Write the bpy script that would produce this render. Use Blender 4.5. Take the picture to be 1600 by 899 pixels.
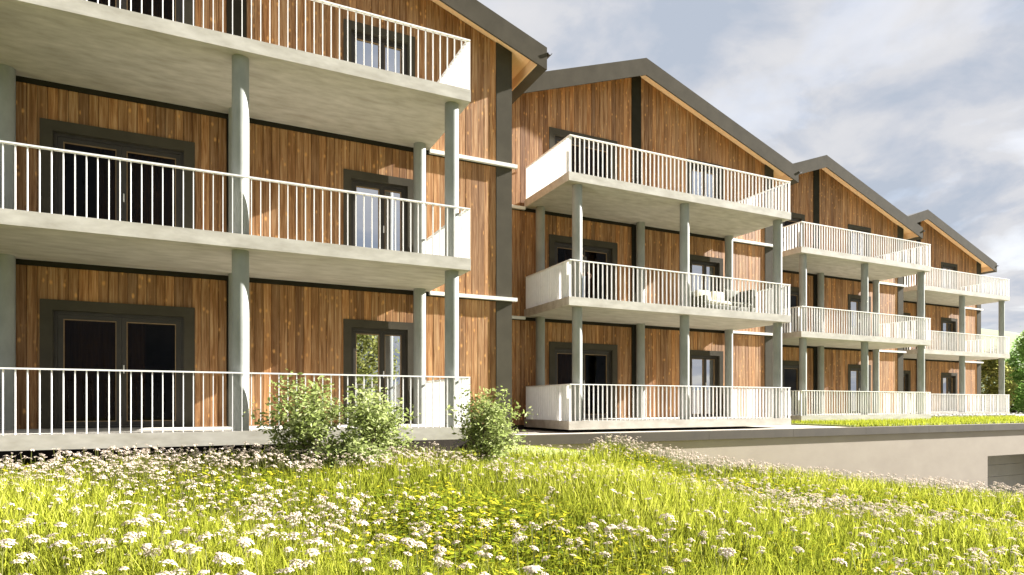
import bpy, bmesh, math, random
import numpy as np
from mathutils import Vector, Matrix

random.seed(7)
rng = np.random.default_rng(7)
for o in list(bpy.data.objects):
    bpy.data.objects.remove(o)
scene = bpy.context.scene
COL = scene.collection

# ------------------------------------------------------------------ camera
EYE = 1.6                                   # camera height above z = 0
TH = math.radians(64.3877)                  # heading from +X (the facades run along X)
cam_data = bpy.data.cameras.new('camera')
cam_data.sensor_width = 36.0
cam_data.lens = 980.92 / 1600 * 36.0
cam_data.shift_y = (631.4 - 449.5) / 1600
cam_data.clip_start = 0.05
cam_data.clip_end = 3000
cam = bpy.data.objects.new('camera', cam_data)
COL.objects.link(cam)
cam.location = (0, 0, EYE)
cam.rotation_euler = (math.radians(90), 0, TH - math.radians(90))
scene.camera = cam

# ------------------------------------------------------------------ sky and sun
SUN = Vector((1.862, -0.24, 1.0)).normalized()
sun_el = math.asin(SUN.z)
sun_rot = math.atan2(SUN.x, SUN.y)
world = bpy.data.worlds.new('World')
scene.world = world
world.use_nodes = True
wn = world.node_tree
wn.nodes.clear()


def N(tree, kind, **kw):
    n = tree.nodes.new(kind)
    for k, v in kw.items():
        if k == 'inp':
            for kk, vv in v.items():
                n.inputs[kk].default_value = vv
        else:
            setattr(n, k, v)
    return n


def ramp(tree, src, stops, interp='LINEAR'):
    r = tree.nodes.new('ShaderNodeValToRGB')
    r.color_ramp.interpolation = interp
    els = r.color_ramp.elements
    while len(els) > 1:
        els.remove(els[0])
    els[0].position = stops[0][0]
    els[0].color = stops[0][1]
    for p, c in stops[1:]:
        e = els.new(p)
        e.color = c
    if src is not None:
        tree.links.new(src, r.inputs[0])
    return r


def g4(v):
    return (v, v, v, 1)


sky = N(wn, 'ShaderNodeTexSky', sky_type='NISHITA', sun_disc=False, sun_elevation=sun_el,
        sun_rotation=sun_rot, air_density=1.0, dust_density=1.5, ozone_density=1.0)
tc = N(wn, 'ShaderNodeTexCoord')
sep = N(wn, 'ShaderNodeSeparateXYZ')
wn.links.new(tc.outputs['Generated'], sep.inputs[0])
zc = N(wn, 'ShaderNodeMath', operation='MAXIMUM', inp={1: 0.0})
wn.links.new(sep.outputs['Z'], zc.inputs[0])
za = N(wn, 'ShaderNodeMath', operation='ADD', inp={1: 0.22})
wn.links.new(zc.outputs[0], za.inputs[0])
dv = N(wn, 'ShaderNodeVectorMath', operation='DIVIDE')
cmb = N(wn, 'ShaderNodeCombineXYZ')
for i in range(3):
    wn.links.new(za.outputs[0], cmb.inputs[i])
wn.links.new(tc.outputs['Generated'], dv.inputs[0])
wn.links.new(cmb.outputs[0], dv.inputs[1])
cl1 = N(wn, 'ShaderNodeTexNoise', inp={'Scale': 2.6, 'Detail': 10.0, 'Roughness': 0.52, 'Distortion': 0.35})
wn.links.new(dv.outputs[0], cl1.inputs['Vector'])
mask = ramp(wn, cl1.outputs['Fac'], [(0.36, g4(0.86)), (0.43, g4(0.93)), (0.475, g4(1))])
cl2 = N(wn, 'ShaderNodeTexNoise', inp={'Scale': 3.2, 'Detail': 9.0, 'Roughness': 0.55, 'Distortion': 0.3})
wn.links.new(dv.outputs[0], cl2.inputs['Vector'])
cloud_col = ramp(wn, cl2.outputs['Fac'], [(0.37, (1.66, 1.86, 2.20, 1)), (0.45, (1.98, 2.10, 2.36, 1)),
                                          (0.52, (2.36, 2.40, 2.54, 1)), (0.64, (2.60, 2.60, 2.68, 1))])
mixc = N(wn, 'ShaderNodeMix', data_type='RGBA')
wn.links.new(mask.outputs[0], mixc.inputs[0])
wn.links.new(sky.outputs[0], mixc.inputs[6])
wn.links.new(cloud_col.outputs[0], mixc.inputs[7])
bg = N(wn, 'ShaderNodeBackground', inp={'Strength': 0.05})
wn.links.new(mixc.outputs[2], bg.inputs['Color'])
wo = N(wn, 'ShaderNodeOutputWorld')
wn.links.new(bg.outputs[0], wo.inputs['Surface'])

sun_data = bpy.data.lights.new('sun', 'SUN')
sun_data.energy = 5.0
sun_data.angle = math.radians(0.5)
sun_data.color = (1.0, 0.965, 0.92)
sun = bpy.data.objects.new('sun', sun_data)
COL.objects.link(sun)
sun.location = (30, -20, 40)
sun.rotation_euler = (-SUN).to_track_quat('-Z', 'Y').to_euler()

scene.view_settings.view_transform = 'Standard'
scene.view_settings.look = 'None'
scene.view_settings.gamma = 1
scene.view_settings.use_curve_mapping = False
scene.view_settings.exposure = 2.6
scene.render.engine = 'CYCLES'
scene.cycles.max_bounces = 8
scene.cycles.diffuse_bounces = 4
scene.cycles.transparent_max_bounces = 16
scene.cycles.use_denoising = True


# ------------------------------------------------------------------ materials
def new_mat(name):
    m = bpy.data.materials.new(name)
    m.use_nodes = True
    t = m.node_tree
    b = t.nodes['Principled BSDF']
    return m, t, b


def noisy(name, c0, c1, scale=6.0, rough=0.7, stretch=(1, 1, 1), bump=0.0, spec=0.35, metallic=0.0, detail=6.0):
    m, t, b = new_mat(name)
    geo = N(t, 'ShaderNodeNewGeometry')
    mp = N(t, 'ShaderNodeMapping', inp={'Scale': stretch})
    t.links.new(geo.outputs['Position'], mp.inputs['Vector'])
    no = N(t, 'ShaderNodeTexNoise', inp={'Scale': scale, 'Detail': detail, 'Roughness': 0.6})
    t.links.new(mp.outputs[0], no.inputs['Vector'])
    r = ramp(t, no.outputs['Fac'], [(0.3, (*c0, 1)), (0.7, (*c1, 1))])
    t.links.new(r.outputs[0], b.inputs['Base Color'])
    b.inputs['Roughness'].default_value = rough
    b.inputs['Specular IOR Level'].default_value = spec
    b.inputs['Metallic'].default_value = metallic
    if bump:
        bp = N(t, 'ShaderNodeBump', inp={'Strength': bump, 'Distance': 0.01})
        t.links.new(no.outputs['Fac'], bp.inputs['Height'])
        t.links.new(bp.outputs[0], b.inputs['Normal'])
    return m


def mat_wood():
    m, t, b = new_mat('larch_cladding')
    geo = N(t, 'ShaderNodeNewGeometry')
    oi = N(t, 'ShaderNodeObjectInfo')
    at = N(t, 'ShaderNodeAttribute', attribute_name='tone')
    rnd = N(t, 'ShaderNodeMath', operation='ADD')
    t.links.new(oi.outputs['Random'], rnd.inputs[0])
    t.links.new(at.outputs['Fac'], rnd.inputs[1])
    fr = N(t, 'ShaderNodeMath', operation='FRACT')
    t.links.new(rnd.outputs[0], fr.inputs[0])
    # shift the grain on every board
    off = N(t, 'ShaderNodeCombineXYZ')
    mu = N(t, 'ShaderNodeMath', operation='MULTIPLY', inp={1: 37.0})
    t.links.new(fr.outputs[0], mu.inputs[0])
    t.links.new(mu.outputs[0], off.inputs['Z'])
    ad = N(t, 'ShaderNodeVectorMath', operation='ADD')
    t.links.new(geo.outputs['Position'], ad.inputs[0])
    t.links.new(off.outputs[0], ad.inputs[1])
    mp = N(t, 'ShaderNodeMapping', inp={'Scale': (26, 26, 1.1)})
    t.links.new(ad.outputs[0], mp.inputs['Vector'])
    grain = N(t, 'ShaderNodeTexNoise', inp={'Scale': 1.0, 'Detail': 7.0, 'Roughness': 0.65, 'Distortion': 0.6})
    t.links.new(mp.outputs[0], grain.inputs['Vector'])
    gcol = ramp(t, grain.outputs['Fac'], [(0.26, (0.105, 0.043, 0.014, 1)), (0.44, (0.255, 0.122, 0.046, 1)),
                                          (0.58, (0.375, 0.212, 0.100, 1)), (0.74, (0.50, 0.33, 0.185, 1))])
    # board to board tone, reddish brown to grey brown
    tone = ramp(t, fr.outputs[0], [(0.0, (0.62, 0.60, 0.62, 1)), (0.35, (0.95, 0.92, 0.86, 1)),
                                   (0.7, (1.05, 1.08, 1.12, 1)), (1.0, (1.30, 1.18, 1.0, 1))])
    mt = N(t, 'ShaderNodeMix', data_type='RGBA', blend_type='MULTIPLY', inp={0: 1.0})
    t.links.new(gcol.outputs[0], mt.inputs[6])
    t.links.new(tone.outputs[0], mt.inputs[7])
    # pale flame figure and knots
    mp2 = N(t, 'ShaderNodeMapping', inp={'Scale': (7.5, 7.5, 4.2)})
    t.links.new(ad.outputs[0], mp2.inputs['Vector'])
    vo = N(t, 'ShaderNodeTexVoronoi', inp={'Scale': 1.0, 'Randomness': 1.0})
    t.links.new(mp2.outputs[0], vo.inputs['Vector'])
    vn = N(t, 'ShaderNodeTexNoise', inp={'Scale': 3.0, 'Detail': 4.0, 'Distortion': 1.2})
    t.links.new(mp.outputs[0], vn.inputs['Vector'])
    sm = N(t, 'ShaderNodeMath', operation='MULTIPLY_ADD', inp={1: 0.35, 2: -0.12})
    t.links.new(vn.outputs['Fac'], sm.inputs[0])
    sd = N(t, 'ShaderNodeMath', operation='ADD')
    t.links.new(vo.outputs['Distance'], sd.inputs[0])
    t.links.new(sm.outputs[0], sd.inputs[1])
    kn = ramp(t, sd.outputs[0], [(0.13, g4(0.85)), (0.27, g4(0.0))])
    mk = N(t, 'ShaderNodeMix', data_type='RGBA', inp={7: (0.66, 0.34, 0.11, 1)})
    t.links.new(kn.outputs[0], mk.inputs[0])
    t.links.new(mt.outputs[2], mk.inputs[6])
    t.links.new(mk.outputs[2], b.inputs['Base Color'])
    b.inputs['Roughness'].default_value = 0.62
    b.inputs['Specular IOR Level'].default_value = 0.25
    bp = N(t, 'ShaderNodeBump', inp={'Strength': 0.25, 'Distance': 0.004})
    t.links.new(grain.outputs['Fac'], bp.inputs['Height'])
    t.links.new(bp.outputs[0], b.inputs['Normal'])
    return m


def mat_glass(name, ior, tint):
    m, t, b = new_mat(name)
    t.nodes.remove(b)
    fr = N(t, 'ShaderNodeFresnel', inp={'IOR': ior})
    tr = N(t, 'ShaderNodeBsdfTransparent', inp={'Color': (*tint, 1)})
    gl = N(t, 'ShaderNodeBsdfGlossy', inp={'Roughness': 0.01, 'Color': (0.92, 0.95, 1.0, 1)})
    geo = N(t, 'ShaderNodeNewGeometry')
    no = N(t, 'ShaderNodeTexNoise', inp={'Scale': 1.6, 'Detail': 1.0})
    t.links.new(geo.outputs['Position'], no.inputs['Vector'])
    bp = N(t, 'ShaderNodeBump', inp={'Strength': 0.05, 'Distance': 0.03})
    t.links.new(no.outputs['Fac'], bp.inputs['Height'])
    t.links.new(bp.outputs[0], gl.inputs['Normal'])
    mx = N(t, 'ShaderNodeMixShader')
    t.links.new(fr.outputs[0], mx.inputs[0])
    t.links.new(tr.outputs[0], mx.inputs[1])
    t.links.new(gl.outputs[0], mx.inputs[2])
    t.links.new(mx.outputs[0], t.nodes['Material Output'].inputs['Surface'])
    return m


def mat_leaf(name, stops, transl=0.4, scale=3.0, spec=0.2):
    """colour varies by a per-leaf attribute 'tone' and a soft noise over the plant"""
    m, t, b = new_mat(name)
    t.nodes.remove(b)
    at = N(t, 'ShaderNodeAttribute', attribute_name='tone')
    geo = N(t, 'ShaderNodeNewGeometry')
    no = N(t, 'ShaderNodeTexNoise', inp={'Scale': scale, 'Detail': 3.0})
    t.links.new(geo.outputs['Position'], no.inputs['Vector'])
    a = N(t, 'ShaderNodeMath', operation='MULTIPLY_ADD', inp={1: 0.7, 2: -0.35})
    t.links.new(no.outputs['Fac'], a.inputs[0])
    s = N(t, 'ShaderNodeMath', operation='ADD')
    t.links.new(at.outputs['Fac'], s.inputs[0])
    t.links.new(a.outputs[0], s.inputs[1])
    r = ramp(t, s.outputs[0], stops)
    df = N(t, 'ShaderNodeBsdfDiffuse')
    tl = N(t, 'ShaderNodeBsdfTranslucent')
    t.links.new(r.outputs[0], df.inputs['Color'])
    t.links.new(r.outputs[0], tl.inputs['Color'])
    mx = N(t, 'ShaderNodeMixShader', inp={0: transl})
    t.links.new(df.outputs[0], mx.inputs[1])
    t.links.new(tl.outputs[0], mx.inputs[2])
    t.links.new(mx.outputs[0], t.nodes['Material Output'].inputs['Surface'])
    return m


M = {}
M['wood'] = mat_wood()
M['dark'] = noisy('bronze_sheet_metal', (0.055, 0.049, 0.036), (0.070, 0.062, 0.046), 3.0, 0.9, spec=0.08)
M['fascia'] = noisy('fascia_board', (0.058, 0.051, 0.038), (0.078, 0.068, 0.051), 2.5, 0.9, spec=0.06)
M['black'] = noisy('shaded_sheet_metal', (0.020, 0.018, 0.012), (0.030, 0.027, 0.019), 3.0, 0.9, spec=0.06)  # darker copy of the bronze metal, shade put into its colour
M['frame'] = noisy('window_frame_metal', (0.030, 0.025, 0.018), (0.042, 0.035, 0.026), 5.0, 0.45)
M['soffit'] = noisy('soffit_board', (0.86, 0.57, 0.31), (0.90, 0.63, 0.36), 1.5, 0.6, (20, 1.2, 20), spec=0.2)
M['concrete'] = noisy('balcony_concrete', (0.34, 0.315, 0.265), (0.50, 0.475, 0.42), 2.2, 0.8, (1.0, 2.6, 2.6), 0.15)
M['column'] = noisy('column_concrete', (0.215, 0.225, 0.205), (0.29, 0.30, 0.275), 4.0, 0.65, (1, 1, 0.5), 0.1)
M['white'] = noisy('white_powder_coat', (0.78, 0.765, 0.75), (0.85, 0.835, 0.82), 5.0, 0.75)
M['ledge'] = noisy('ledge_metal', (0.62, 0.61, 0.58), (0.72, 0.71, 0.68), 3.0, 0.5)
M['core'] = noisy('wall_membrane', (0.018, 0.014, 0.010), (0.03, 0.023, 0.016), 4.0, 0.9)
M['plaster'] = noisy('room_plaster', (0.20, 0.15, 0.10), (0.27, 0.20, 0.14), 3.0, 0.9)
M['side'] = noisy('side_render', (0.16, 0.10, 0.055), (0.22, 0.14, 0.08), 3.0, 0.8, (10, 10, 1))
M['roof'] = noisy('roof_sheet', (0.08, 0.075, 0.066), (0.12, 0.11, 0.098), 3.0, 0.6)
M['bead'] = noisy('timber_bead', (0.22, 0.14, 0.07), (0.30, 0.20, 0.10), 8.0, 0.6)
M['glass'] = mat_glass('clear_glass', 1.16, (0.62, 0.60, 0.55))
M['coated'] = mat_glass('coated_glass', 8.0, (0.45, 0.46, 0.46))
M['curtain'] = noisy('curtain_and_sky_reflection', (0.55, 0.58, 0.63), (0.68, 0.71, 0.76), 8.0, 0.9, (6, 6, 0.3))  # pale blue also imitates sky reflected in the upper windows
M['brown'] = noisy('brown_curtain', (0.07, 0.035, 0.016), (0.13, 0.065, 0.03), 7.0, 0.9, (6, 6, 0.3))
M['render'] = noisy('wall_render', (0.32, 0.27, 0.212), (0.37, 0.318, 0.25), 0.9, 0.85, (1, 1, 1.6), 0.08)
M['coping'] = noisy('coping_sheet', (0.045, 0.035, 0.022), (0.07, 0.056, 0.036), 2.0, 0.6)
M['paving'] = noisy('terrace_paving', (0.38, 0.345, 0.285), (0.48, 0.44, 0.37), 3.5, 0.85, bump=0.15)
M['garage'] = noisy('garage_door_sheet', (0.30, 0.27, 0.21), (0.35, 0.315, 0.25), 2.0, 0.5)
M['road'] = noisy('driveway_asphalt', (0.06, 0.058, 0.055), (0.11, 0.105, 0.10), 9.0, 0.9, bump=0.3)
M['stone'] = noisy('grey_stone', (0.22, 0.215, 0.20), (0.42, 0.41, 0.385), 7.0, 0.85, bump=0.5)
M['bark'] = noisy('bark', (0.055, 0.042, 0.028), (0.13, 0.10, 0.07), 12.0, 0.9, (1, 1, 0.2), 0.5)
M['stem'] = noisy('green_stem', (0.10, 0.11, 0.02), (0.17, 0.17, 0.04), 9.0, 0.7)


def mat_ground():
    m, t, b = new_mat('meadow_soil')
    geo = N(t, 'ShaderNodeNewGeometry')
    no = N(t, 'ShaderNodeTexNoise', inp={'Scale': 1.4, 'Detail': 8.0, 'Roughness': 0.65})
    t.links.new(geo.outputs['Position'], no.inputs['Vector'])
    r = ramp(t, no.outputs['Fac'], [(0.3, (0.07, 0.070, 0.018, 1)), (0.5, (0.12, 0.125, 0.03, 1)),
                                    (0.7, (0.18, 0.18, 0.045, 1))])
    t.links.new(r.outputs[0], b.inputs['Base Color'])
    b.inputs['Roughness'].default_value = 0.95
    b.inputs['Specular IOR Level'].default_value = 0.1
    n2 = N(t, 'ShaderNodeTexNoise', inp={'Scale': 40.0, 'Detail': 4.0})
    t.links.new(geo.outputs['Position'], n2.inputs['Vector'])
    bp = N(t, 'ShaderNodeBump', inp={'Strength': 0.8, 'Distance': 0.03})
    t.links.new(n2.outputs['Fac'], bp.inputs['Height'])
    t.links.new(bp.outputs[0], b.inputs['Normal'])
    return m


M['ground'] = mat_ground()
M['lawn'] = noisy('mown_lawn', (0.20, 0.235, 0.07), (0.30, 0.335, 0.12), 14.0, 0.95, bump=0.4, spec=0.1)
M['hill'] = noisy('hazy_hill', (0.15, 0.19, 0.10), (0.23, 0.27, 0.155), 0.05, 0.95, bump=0.2, spec=0.05)  # base green paled to imitate distant haze
M['grass'] = mat_leaf('meadow_grass', [(0.0, (0.07247, 0.09322, 0.01042, 1)), (0.4, (0.1835, 0.2072, 0.02083, 1)),
                                       (0.75, (0.3285, 0.347, 0.03906, 1)), (1.0, (0.4639, 0.4557, 0.09765, 1))], 0.42, 1.1)
M['herb'] = mat_leaf('meadow_herb', [(0.0, (0.0802, 0.1309, 0.01572, 1)), (0.5, (0.2291, 0.2619, 0.0192, 1)),
                                     (1.0, (0.5729, 0.4802, 0.03492, 1))], 0.4, 1.4)
M['petal'] = mat_leaf('white_petal', [(0.0, (0.4271, 0.3401, 0.2695, 1)), (1.0, (0.6314, 0.5408, 0.4572, 1))], 0.3, 4.0)
M['shrub'] = mat_leaf('shrub_leaf', [(0.0, (0.0825, 0.1072, 0.02475, 1)), (0.5, (0.2475, 0.297, 0.09075, 1)),
                                     (1.0, (0.5115, 0.5445, 0.2805, 1))], 0.5, 4.0)
M['tree_a'] = mat_leaf('bright_tree_leaf', [(0.0, (0.0696, 0.1392, 0.0261, 1)), (0.5, (0.1914, 0.3306, 0.0783, 1)),
                                            (1.0, (0.3654, 0.4785, 0.1566, 1))], 0.6, 1.2)
M['tree_b'] = mat_leaf('olive_tree_leaf', [(0.0, (0.07378, 0.08432, 0.01897, 1)), (0.5, (0.2213, 0.2372, 0.06324, 1)),
                                           (1.0, (0.4216, 0.4111, 0.137, 1))], 0.55, 1.0)
M['tree_c'] = mat_leaf('dark_tree_leaf', [(0.0, (0.0144, 0.024, 0.008, 1)), (0.5, (0.036, 0.052, 0.016, 1)),
                                          (1.0, (0.072, 0.096, 0.028, 1))], 0.3, 1.0)
M['olive'] = noisy('olive_weave', (0.055, 0.056, 0.030), (0.10, 0.10, 0.06), 40.0, 0.8)
M['cream'] = noisy('cream_fabric', (0.46, 0.43, 0.31), (0.56, 0.53, 0.41), 12.0, 0.9)
M['skin'] = noisy('skin', (0.50, 0.31, 0.22), (0.56, 0.36, 0.26), 8.0, 0.5)
M['hair'] = noisy('hair', (0.03, 0.02, 0.012), (0.06, 0.04, 0.025), 30.0, 0.6)
M['jeans'] = noisy('jeans', (0.34, 0.42, 0.54), (0.44, 0.52, 0.64), 20.0, 0.9)
M['shirt'] = noisy('dark_shirt', (0.06, 0.05, 0.045), (0.09, 0.08, 0.07), 20.0, 0.9)


# ------------------------------------------------------------------ mesh helpers
def make_mesh(name, verts, faces, mat, smooth=False, tone=None):
    me = bpy.data.meshes.new(name)
    me.from_pydata([tuple(v) for v in verts], [], [tuple(f) for f in faces])
    me.materials.append(mat)
    if smooth:
        me.polygons.foreach_set('use_smooth', [True] * len(me.polygons))
    if tone is not None:
        a = me.attributes.new('tone', 'FLOAT', 'FACE')
        a.data.foreach_set('value', np.asarray(tone, dtype=np.float32))
    me.update()
    return me


def np_mesh(name, verts, faces, mat, tone=None, smooth=False):
    """verts (n,3); faces (m,k) with k = 3 or 4"""
    me = bpy.data.meshes.new(name)
    k = faces.shape[1]
    me.vertices.add(len(verts))
    me.vertices.foreach_set('co', np.ascontiguousarray(verts, dtype=np.float32).ravel())
    me.loops.add(faces.size)
    me.loops.foreach_set('vertex_index', np.ascontiguousarray(faces, dtype=np.int32).ravel())
    me.polygons.add(len(faces))
    me.polygons.foreach_set('loop_start', np.arange(len(faces), dtype=np.int32) * k)
    me.polygons.foreach_set('loop_total', np.full(len(faces), k, dtype=np.int32))
    me.materials.append(mat)
    me.update(calc_edges=True)
    me.validate()
    if tone is not None:
        a = me.attributes.new('tone', 'FLOAT', 'FACE')
        a.data.foreach_set('value', np.asarray(tone, dtype=np.float32))
    if smooth:
        me.polygons.foreach_set('use_smooth', [True] * len(me.polygons))
    return me


ABS = {}


def obj(name, mesh, parent=None, at=(0, 0, 0), **props):
    """link an object; 'at' is given in the coordinates of the top-level thing"""
    o = bpy.data.objects.new(name, mesh)
    COL.objects.link(o)
    at = Vector(at)
    if parent is not None:
        o.parent = parent
        o.location = at - ABS[parent]
        ABS[o] = at
    else:
        o.location = at
        ABS[o] = Vector((0, 0, 0))
    for k, v in props.items():
        o[k] = v
    return o


class MB:
    def __init__(s):
        s.v, s.f = [], []

    def box(s, x0, x1, y0, y1, z0, z1):
        b = len(s.v)
        s.v += [(x0, y0, z0), (x1, y0, z0), (x1, y1, z0), (x0, y1, z0),
                (x0, y0, z1), (x1, y0, z1), (x1, y1, z1), (x0, y1, z1)]
        s.f += [tuple(b + i for i in q) for q in
                ((0, 3, 2, 1), (4, 5, 6, 7), (0, 1, 5, 4), (1, 2, 6, 5), (2, 3, 7, 6), (3, 0, 4, 7))]
        return s

    def slant(s, x0, x1, y0, y1, za0, za1, zb0, zb1):
        """box whose bottom runs za0..za1 and top zb0..zb1 from x0 to x1"""
        b = len(s.v)
        s.v += [(x0, y0, za0), (x1, y0, za1), (x1, y1, za1), (x0, y1, za0),
                (x0, y0, zb0), (x1, y0, zb1), (x1, y1, zb1), (x0, y1, zb0)]
        s.f += [tuple(b + i for i in q) for q in
                ((0, 3, 2, 1), (4, 5, 6, 7), (0, 1, 5, 4), (1, 2, 6, 5), (2, 3, 7, 6), (3, 0, 4, 7))]
        return s

    def plank(s, x0, x1, y0, y1, z0, zl, zr, ch=0.008):
        """vertical board, chamfered on the two front edges; y0 is the front"""
        b = len(s.v)
        w = x1 - x0
        pts = [(x0, y1), (x0, y0 + ch), (x0 + ch, y0), (x1 - ch, y0), (x1, y0 + ch), (x1, y1)]
        for x, y in pts:
            s.v.append((x, y, z0))
        for x, y in pts:
            s.v.append((x, y, zl + (zr - zl) * (x - x0) / w))
        n = 6
        for i in range(n):
            j = (i + 1) % n
            s.f.append((b + i, b + j, b + n + j, b + n + i))
        s.f.append(tuple(b + n + i for i in range(n)))
        s.f.append(tuple(b + n - 1 - i for i in range(n)))
        return s

    def cyl(s, x, y, z0, z1, r0, r1=None, n=24):
        r1 = r0 if r1 is None else r1
        b = len(s.v)
        for z, r in ((z0, r0), (z1, r1)):
            for i in range(n):
                a = 2 * math.pi * i / n
                s.v.append((x + r * math.cos(a), y + r * math.sin(a), z))
        for i in range(n):
            j = (i + 1) % n
            s.f.append((b + i, b + j, b + n + j, b + n + i))
        s.f.append(tuple(b + n + i for i in range(n)))
        s.f.append(tuple(b + n - 1 - i for i in range(n)))
        return s

    def mesh(s, name, mat, smooth=False, tone=None):
        return make_mesh(name, s.v, s.f, mat, smooth, tone)


CACHE = {}


def box_part(name, mat, parent, x0, x1, y0, y1, z0, z1):
    """box as an object of its own, origin at its centre; alike boxes share one mesh"""
    dx, dy, dz = round(x1 - x0, 4), round(y1 - y0, 4), round(z1 - z0, 4)
    key = (name, mat.name, dx, dy, dz)
    if key not in CACHE:
        CACHE[key] = MB().box(-dx / 2, dx / 2, -dy / 2, dy / 2, -dz / 2, dz / 2).mesh(name, mat)
    return obj(name, CACHE[key], parent, ((x0 + x1) / 2, (y0 + y1) / 2, (z0 + z1) / 2))


def shade_auto(o, deg=40):
    me = o.data
    me.polygons.foreach_set('use_smooth', [True] * len(me.polygons))
    me.set_sharp_from_angle(angle=math.radians(deg))


# ------------------------------------------------------------------ apartment blocks
YB, XR = 10.3887, 4.1681
FLOOR0 = EYE - 0.6231 + 0.2092              # top of the ground floor slab
T = 0.2092                                  # slab thickness
STEPS = [(0, 0), (11.0875, 2.6021), (22.2000, 5.2350), (33.3153, 7.8669)]
CX = -3.745                                 # middle of the facade, local x
XL, XRT = -9.44, 1.95                       # facade ends
YW = 2.40                                   # facade plane, local y
SL = 0.347                                  # roof pitch
RIDGE = 10.55                               # top of the ridge above the ground floor
ROOF_T = 0.22
HR = 0.898
DEPTH = 9.5                                 # building depth behind the facade


def roof_z(x, drop=0.0):
    return RIDGE - SL * abs(x - CX) - drop


DOORS = [(-6.73, -4.435, 2.16, 0.175)]
WINS = [(-1.78, -0.306, 2.115, 0.155)]


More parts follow.
